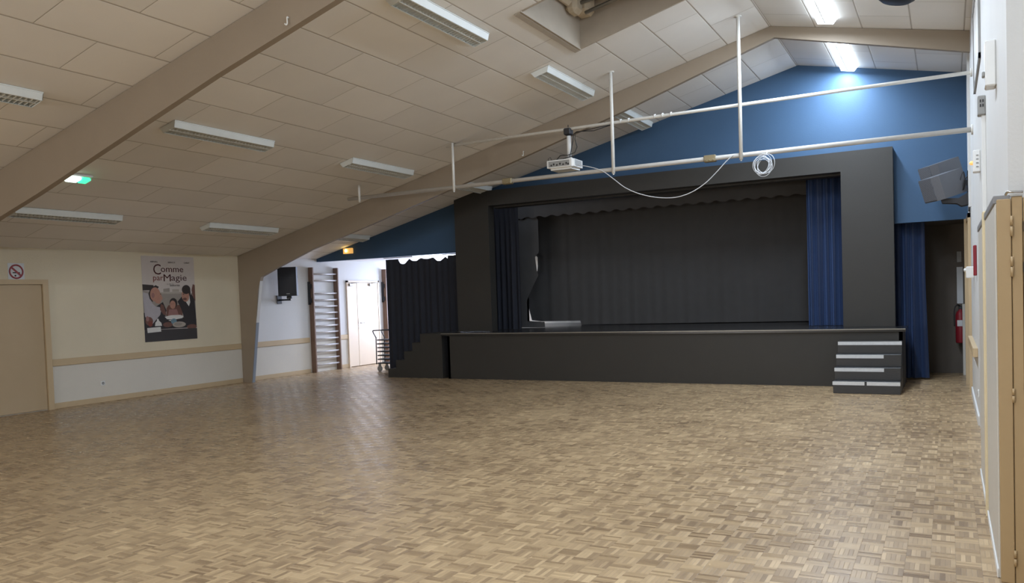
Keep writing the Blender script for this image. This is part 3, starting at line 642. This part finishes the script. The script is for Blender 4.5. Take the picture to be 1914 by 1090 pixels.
# table things
ell('brown', .09, .24, .07, .05); ell('rust', .11, .21, .04, .035); ell('pink', .06, .27, .03, .03)
shape('white', [(0.19, .18), (0.32, .18), (0.31, .215), (0.27, .24), (0.26, .265), (0.235, .265), (0.23, .24), (0.2, .22)])
ell('brown', .43, .19, .09, .03); ell('blue', .55, .225, .055, .035); shape('white', [(0.44, .238), (0.49, .245), (0.5, .23)])
ell('shelf', .65, .185, .13, .035); ell('grey', .63, .19, .08, .02); ell('brown', .9, .15, .1, .03)
shape('band', [(0, 0), (1, 0), (1, .115), (0, .125)])
shape('band', [(0, .1), (1, .1), (1, .13), (0, .14)])
shape('white', [(0.05, .105), (0.30, .112), (0.295, .168), (0.045, .162)])
pic.build('picture', [C[o_] for o_ in order], po)
def text(name, s_, u0, u1, v, h_, m, parent, d=0.0085):
    cu = bpy.data.curves.new(name, 'FONT'); cu.body = s_; cu.size = h_; cu.extrude = 0.0004; cu.resolution_u = 3; cu.offset = 0.0
    tmp = bpy.data.objects.new('tmp', cu); COL.objects.link(tmp)
    bpy.context.view_layer.update()
    me = bpy.data.meshes.new_from_object(tmp.evaluated_get(bpy.context.evaluated_depsgraph_get()))
    bpy.data.objects.remove(tmp)
    me.name = name; me.materials.clear(); me.materials.append(m)
    xs_ = [vt.co.x for vt in me.vertices]; lo, hi = min(xs_), max(xs_)
    for vt in me.vertices:
        x_, y_, z_ = vt.co; u_ = u0+(u1-u0)*(x_-lo)/(hi-lo)
        vt.co = Vector(PU(u_, v, d))+Vector((z_, 0, y_))-parent.location
    o_ = bpy.data.objects.new(name, me); COL.objects.link(o_); o_.parent = parent
    return o_
tm, tr_ = C['maroon'], C['rust']
text('title_text', 'C', .21, .35, .785, .27, tm, po); text('title_text', 'omme', .35, .78, .815, .165, tm, po)
text('title_text', 'par', .20, .385, .715, .15, tr_, po); text('title_text', 'M', .395, .53, .705, .185, tm, po); text('title_text', 'agie', .54, .84, .713, .165, tm, po)
for s_, u0, u1, v in (('ARNAL', .16, .30, .925), ('SERVOT', .49, .63, .92), ('CARAT', .80, .91, .92), ('BARRATIER', .51, .70, .645)): text('name_text', s_, u0, u1, v, .04, C['dark'], po)
text('name_text', 'un film de', .45, .58, .667, .028, C['grey'], po)
m = MB()
for k in range(5):
    u = 0.05
    while u < 0.93:
        l_ = random.uniform(0.02, 0.09); v = 0.085-k*0.011; z_ = 0.0075
        m.add([PU(u, v, z_), PU(min(u+l_, .95), v, z_), PU(min(u+l_, .95), v+0.004, z_), PU(u, v+0.004, z_)], [(0, 1, 2, 3)]); u += l_+0.012
for u0, u1 in ((.12, .30), (.42, .52), (.62, .72), (.84, .93)): m.add([PU(u0, .098, .0075), PU(u1, .099, .0075), PU(u1, .108, .0075), PU(u0, .107, .0075)], [(0, 1, 2, 3)])
for u0 in (.08, .12, .17, .22, .74, .79, .84, .89): m.add([PU(u0, .02, .0075), PU(u0+.025, .02, .0075), PU(u0+.025, .032, .0075), PU(u0, .032, .0075)], [(0, 1, 2, 3)])
m.build('credits', C['grey'], po)
# no smoking sign
ns = thing('no_smoking_sign', 'round red and white no smoking sign on the wall above the left door', 'sign', (XL, 7.415, 2.18))
T = Matrix.Translation((XL, 7.415, 2.18)) @ Matrix.Rotation(PI/2, 4, 'Y') @ Matrix.Rotation(PI/2, 4, 'Z')
MB().box(XL, XL+0.002, 7.415-0.125, 7.415+0.125, 2.045, 2.31).build('sheet', M_paper, ns)
m = MB(); m.lathe([(0.112, 0.003), (0.112, 0.006), (0.088, 0.006), (0.088, 0.003)], T=T, seg=32)
m.add([Vector((XL+0.0065, 7.415+y, 2.18+z)) for y, z in ((-0.083, 0.055), (-0.065, 0.078), (0.083, -0.055), (0.065, -0.078))], [(0, 1, 2, 3)]); m.build('ring', mat('sign_red', (150, 60, 66), 0.5), ns)
m = MB(); m.box(XL+0.004, XL+0.005, 7.36, 7.47, 2.155, 2.172); m.lathe([(0.014, 0.0), (0.014, 0.005), (0.001, 0.006)], T=Matrix.Translation((XL, 7.40, 2.118)) @ Matrix.Rotation(PI/2, 4, 'Y'), seg=12)
m.build('cigarette_symbol', M_dark, ns)
# sockets
def socket(y, z, lab, x=XL, s_=1):
    r_ = thing('power_socket', lab, 'socket', (x, y, z), 'white wall sockets')
    MB().bbox(min(x, x+s_*0.012), max(x, x+s_*0.012), y-0.04, y+0.04, z-0.04, z+0.04, 0.004).build('plate', M_plast, r_)
    MB().lathe([(0.024, 0), (0.024, 0.004), (0.02, 0.004), (0.02, 0.001), (0.001, 0.001)], T=Matrix.Translation((x+s_*0.012, y, z)) @ Matrix.Rotation(s_*PI/2, 4, 'Y'), seg=16).build('outlet', M_greyp, r_)
socket(8.76, 0.32, 'small white wall socket low on the left wall near the beige door')
# wall bars
def wall_bars(y0, y1, lab, skip=(11,)):
    r_ = thing('wall_bars', lab, 'wall bars', (XL, (y0+y1)/2, 0), 'gym wall bars in the wing')
    for y in (y0, y1):
        MB().bbox(XL, XL+0.13, y-0.02, y+0.02, 0.0, 2.35, 0.005).build('post', M_wood, r_)
    for k in range(15):
        z = 0.16+k*0.146
        if k == 12: continue
        MB().tube([(XL+0.085, y0+0.02, z), (XL+0.085, y1-0.02, z)], 0.018, 10).build('rung', M_rung, r_)
    m_ = MB(); m_.box(XL, XL+0.05, y0-0.05, y0-0.02, 1.52, 2.03); m_.box(XL+0.02, XL+0.09, y0-0.045, y0-0.02, 1.56, 1.66); m_.box(XL+0.02, XL+0.09, y0-0.045, y0-0.02, 1.88, 1.98); m_.build('bracket', M_dark, r_)
wall_bars(13.90, 14.74, 'full wooden gym wall bars between the black speaker and the pale door')
wall_bars(16.58, 17.42, 'second wooden gym wall bars, mostly hidden by the dark wing curtain')
# left speaker
sp = thing('loudspeaker', 'black loudspeaker hung on the left wall beyond the far beam', 'loudspeaker', (-12.2, 12.9, 2.0))
a = math.radians(35)
T = Matrix.Translation((-12.2, 12.9, 2.02)) @ Matrix.Rotation(math.radians(32), 4, 'Z')
m = MB(); m.prism([(-0.19, -0.17), (0.19, -0.17), (0.19, 0.0), (0.11, 0.17), (-0.11, 0.17), (-0.19, 0.0)], 'z', -0.3, 0.3, T=T); m.build('cabinet', M_spk, sp)
m = MB(); m.bbox(-0.165, 0.165, -0.182, -0.17, -0.27, 0.27, 0.006, T=T); gr_ = m.build('grille', grille_mat('black_grille', (34, 36, 44), (16, 16, 20), 70), sp)
MB().box(-0.02, 0.05, -0.184, -0.182, -0.262, -0.246, T=T).build('badge', M_greyp, gr_)
m = MB(); m.bbox(-0.05, 0.05, -0.04, 0.06, -0.36, -0.3, 0.01, T=T); m.tube([(-12.2, 12.9, 1.69), (-12.2, 12.93, 1.64), (XL, 12.95, 1.64)], 0.018, 8); m.bbox(XL, XL+0.02, 12.88, 13.02, 1.56, 1.74, 0.004); m.build('wall_bracket', M_dark, sp)
# beam hooks
def hook(x, y, z, lab):
    tag(MB().tube(smooth([(x, y, z+0.05), (x, y-0.02, z+0.05), (x, y-0.02, z), (x-0.004, y-0.03, z-0.02), (x-0.01, y-0.045, z-0.01)]), 0.007, 6).build('beam_hook', M_pipe), lab, 'hook', 'hooks on the beams')
hook(-5.22, 5.665, 4.07, 'small white hook on the near beam'); hook(-6.02, 11.845, 3.83, 'small white hook on the far beam left of the projector')
# trolley
tr2 = thing('trolley', 'dark tubular trolley with thin shelves and a wheel, half hidden by the wing curtain', 'trolley', (-10.8, 14.5, 0))
for y in (14.35, 14.65):
    MB().tube(smooth([(-10.42, y, 0.91), (-10.82, y, 0.91), (-11.12, y, 0.905), (-11.17, y, 0.88), (-11.1, y, 0.76), (-11.09, y, 0.7), (-11.10, y, 0.16)]), 0.012, 8).build('side_frame', M_dark, tr2)
    MB().tube([(-10.37, y, 0.91), (-10.37, y, 0.16)], 0.012, 8).build('side_frame', M_dark, tr2)
for k in range(7): MB().bbox(-11.08, -10.39, 14.36, 14.64, 0.17+k*0.085, 0.195+k*0.085, 0.003).build('shelf', M_dark, tr2)
for x in (-11.03, -10.45):
    for y in (14.37, 14.63):
        m = MB(); m.lathe([(0.02, -0.018), (0.06, -0.016), (0.065, 0), (0.06, 0.016), (0.02, 0.018)], T=Matrix.Translation((x, y, 0.065)) @ Matrix.Rotation(PI/2, 4, 'X'))
        m.box(x-0.02, x+0.02, y-0.024, y-0.02, 0.05, 0.17); m.box(x-0.02, x+0.02, y+0.02, y+0.024, 0.05, 0.17); m.build('wheel', M_greyp, tr2)

# ================================================================= RIGHT SIDE THINGS
def wall_speaker(cx, cy, cz, lab, s_=1.0):
    r_ = thing('wall_speaker', lab, 'loudspeaker', (cx, cy, cz), 'tilted grey speakers by the gable')
    T_ = Matrix.Translation((cx, cy, cz)) @ Matrix.Rotation(math.radians(30), 4, 'Z') @ Matrix.Rotation(math.radians(-17), 4, 'Y')
    MB().prism([(-0.12, -0.21), (-0.20, -0.14), (-0.20, 0.17), (-0.12, 0.21), (0.2, 0.17), (0.2, -0.21)], 'z', -0.165, 0.165, T=T_).build('cabinet', M_grey, r_)
    MB().box(-0.208, -0.2, -0.135, 0.165, -0.15, 0.15, T=T_).build('grille', M_grille, r_)
    return r_, T_
r1, T1 = wall_speaker(-0.06, 12.85, 2.86, 'nearer tilted grey speaker with perforated front on the right wall')
m = MB(); m.prism([(-0.08, 2.68), (0.14, 2.67), (XR, 2.75), (XR, 2.58), (0.17, 2.56), (0.12, 2.60), (-0.06, 2.62)], 'y', 12.72, 12.74); m.prism([(-0.08, 2.68), (0.14, 2.67), (XR, 2.75), (XR, 2.58), (0.17, 2.56), (0.12, 2.60), (-0.06, 2.62)], 'y', 12.9, 12.92)
m.box(XR-0.02, XR, 12.7, 13.0, 2.5, 2.9); m.build('wall_bracket', M_dark, r1)
m = MB(); m.tube(smooth([(0.14, 12.8, 2.76), (0.19, 12.75, 2.78), (0.2, 12.75, 2.88), (0.24, 12.78, 2.95), (XR, 12.8, 2.98)]), 0.008, 6); m.tube(smooth([(0.14, 12.8, 2.8), (0.17, 12.72, 2.95), (0.2, 12.72, 3.02), (0.22, 12.75, 2.9), (0.2, 12.76, 2.78)]), 0.005, 6); m.build('cable', M_bcable, r1)
r2_, T2 = wall_speaker(-0.08, 13.45, 3.10, 'farther tilted grey speaker behind the nearer one on the right wall')
m = MB(); m.box(0.1, XR, 13.4, 13.43, 2.9, 2.98); m.box(XR-0.02, XR, 13.3, 13.6, 2.8, 3.1); m.build('wall_bracket', M_dark, r2_)
# things fixed to the right wall
g = thing('wall_grille', 'grey slatted panel high on the right wall', 'grille', (XR, 9.1, 3.6))
m = MB(); ga, gb, gz0, gz1 = 8.3, 9.9, 3.48, 4.3
m.box(XR-0.02, XR, ga, gb, gz0, gz0+0.04); m.box(XR-0.02, XR, ga, gb, gz1-0.04, gz1); m.box(XR-0.02, XR, ga, ga+0.05, gz0, gz1); m.box(XR-0.02, XR, gb-0.05, gb, gz0, gz1); m.build('frame', M_greyp, g)
m = MB()
for k in range(8): m.box(XR-0.012, XR, ga+0.1+k*0.185, ga+0.2+k*0.185, gz0+0.04, gz1-0.04)
m.build('slats', M_plast, g)
r_ = thing('siren_box', 'white rectangular box high on the right wall nearest the viewer', 'box', (XR, 5.9, 2.8))
MB().bbox(XR-0.06, XR, 5.86, 6.0, 2.72, 3.0, 0.008).build('housing', M_plast, r_); MB().bbox(XR-0.075, XR-0.06, 5.90, 5.96, 2.79, 2.82, 0.004).build('knob', M_greyp, r_)
r_ = thing('switch_box', 'small grey control box with slots on the right wall', 'box', (XR, 7.5, 2.9))
MB().bbox(XR-0.055, XR, 7.45, 7.56, 2.83, 2.98, 0.006).build('housing', M_greyp, r_)
m = MB()
for x in (0.235, 0.252):
    for z in (2.89, 2.925): m.box(x, x+0.009, 7.446, 7.451, z, z+0.022)
m.build('slots', M_dark, r_)
tag(MB().bbox(XR-0.03, XR, 7.47, 7.50, 2.0, 2.83, 0.003).build('cable_duct', M_plast), 'thin white cable duct running down from the grey control box', 'cable duct')
r_ = thing('alarm_box', 'white alarm box with a small orange lamp on the right wall', 'box', (XR, 8.8, 2.64))
MB().bbox(XR-0.06, XR, 8.75, 8.88, 2.54, 2.74, 0.006).build('housing', M_plast, r_); MB().lathe([(0.02, 0), (0.018, 0.02), (0.001, 0.03)], T=Matrix.Translation((XR-0.06, 8.81, 2.63)) @ Matrix.Rotation(-PI/2, 4, 'Y'), seg=12).build('lamp', M_orange, r_)
m = MB()
for k in range(4): m.box(XR-0.035, XR-0.015, 8.746, 8.751, 2.58+k*0.035, 2.592+k*0.035)
m.build('vents', M_greyp, r_)
tag(MB().bbox(XR-0.032, XR, 10.2, 10.32, 1.59, 1.92, 0.006).build('fire_alarm_cabinet', M_red), 'narrow red box on the right wall', 'box')
r_ = thing('call_point', 'small white box with a knob projecting from the right wall beside the red box', 'box', (XR, 11.4, 1.63))
MB().bbox(XR-0.085, XR, 11.3, 11.45, 1.57, 1.71, 0.008).build('housing', M_plast, r_); MB().lathe([(0.02, 0), (0.02, 0.02), (0.001, 0.024)], T=Matrix.Translation((XR-0.085, 11.38, 1.67)) @ Matrix.Rotation(-PI/2, 4, 'Y'), seg=12).build('knob', M_plast, r_)
socket(10.0, 0.33, 'small white wall socket low on the right wall beyond the panels', XR, -1)
# passage things
r_ = thing('fire_extinguisher', 'red fire extinguisher hanging in the dark passage right of the stage', 'fire extinguisher', (0.17, 15.4, 0.5))
T = Matrix.Translation((0.17, 15.42, 0.52))
MB().lathe([(0.001, 0), (0.07, 0.0), (0.075, 0.02), (0.075, 0.46), (0.06, 0.51), (0.03, 0.54), (0.025, 0.56)], T=T).build('cylinder', M_red, r_)
m = MB(); m.bbox(0.145, 0.195, 15.395, 15.445, 1.08, 1.13, 0.006); m.tube(smooth([(0.17, 15.42, 1.12), (0.11, 15.40, 1.14), (0.08, 15.38, 1.05), (0.08, 15.37, 0.8)]), 0.009, 6); m.tube([(0.17, 15.42, 1.13), (0.12, 15.36, 1.17)], 0.008, 6); m.build('valve', M_dark, r_)
MB().box(0.12, 0.2, 15.34, 15.346, 0.8, 0.9).build('instruction_label', M_paper, r_)
MB().box(0.15, XR, 15.49, 15.5, 0.95, 1.0).build('wall_hook', M_dark, r_)
tag(MB().box(0.125, 0.215, 15.592, 15.599, 1.17, 1.78).build('notice', M_paper), 'white notice sheet on the dark wall at the end of the passage', 'notice')
tag(MB().bbox(0.13, 0.20, 15.58, 15.599, 1.86, 2.04, 0.004).build('thermostat', M_greyp), 'small grey box above the notice at the end of the passage', 'box')
tag(MB().bbox(0.195, 0.235, 15.2, 15.26, 0.0, 1.17, 0.004).build('wooden_batten', M_panel), 'pale upright batten standing beside the fire extinguisher', 'batten')
# wall panels and folded leaf on the near right
ZT = 1.95
for (y0, y1, lab) in ((4.80, 6.02, 'tall white wall panel with grey cap next to the beige folding door'), (6.15, 7.37, 'farther tall white wall panel with grey cap, beyond the beige post')):
    r_ = thing('wall_panel', lab, 'wall panel', (XR, (y0+y1)/2, 0), 'white panels on the right wall')
    MB().bbox(XP, XR, y0, y1, 0.0, ZT-0.04, 0.004).build('board', M_panel, r_)
    MB().bbox(XP-0.006, XR, y0, y1, ZT-0.04, ZT, 0.003).build('cap', M_cap, r_)
    MB().bbox(XP-0.008, XP, y0, y1, 0.0, 0.05, 0.003).build('kick_strip', M_plast, r_)
tag(MB().bbox(XP-0.014, XR, 6.03, 6.14, 0.0, ZT+0.02, 0.006).build('panel_post', mat('cream_post', (222, 206, 170), 0.5)), 'cream post between the two white wall panels', 'post')
M_leaf = mat('tan_door_paint', (172, 146, 108), 0.45, scale=2)
fd = thing('folding_door', 'beige folding door leaf with painted hinges at the right edge', 'door', (0.4, 4.78, 0))
hs = MB().bbox(XP+0.006, 0.276, 4.735, 4.785, 0.0, 1.925, 0.003).build('hinge_stile', M_leaf, fd)
MB().bbox(0.279, 0.325, 4.74, 4.785, 0.0, 1.935, 0.003).build('folded_leaf', M_leaf, fd)
MB().bbox(0.328, 0.60, 4.735, 4.785, 0.0, 1.93, 0.003).build('folded_leaf', M_leaf, fd)
for z0, z1 in ((1.74, 1.84), (1.54, 1.64), (0.915, 0.985), (0.09, 0.17)):
    m = MB(); m.tube([(0.278, 4.73, z0), (0.278, 4.73, (z0+z1)/2-0.002)], 0.0065, 10); m.tube([(0.278, 4.73, (z0+z1)/2+0.002), (0.278, 4.73, z1)], 0.0065, 10); m.build('hinge', M_leaf, hs)
m = MB(); m.tube(smooth([(0.255, 4.74, 1.945), (0.262, 4.72, 1.957), (0.28, 4.71, 1.955), (0.325, 4.72, 1.953)]), 0.006, 8); m.box(0.272, 0.326, 4.74, 4.78, 1.936, 1.945); m.build('door_closer', M_chrome, fd)
for z in (1.76, 1.56, 0.96): MB().box(0.3255, 0.3275, 4.733, 4.74, z, z+0.05).build('latch', M_dark, fd)
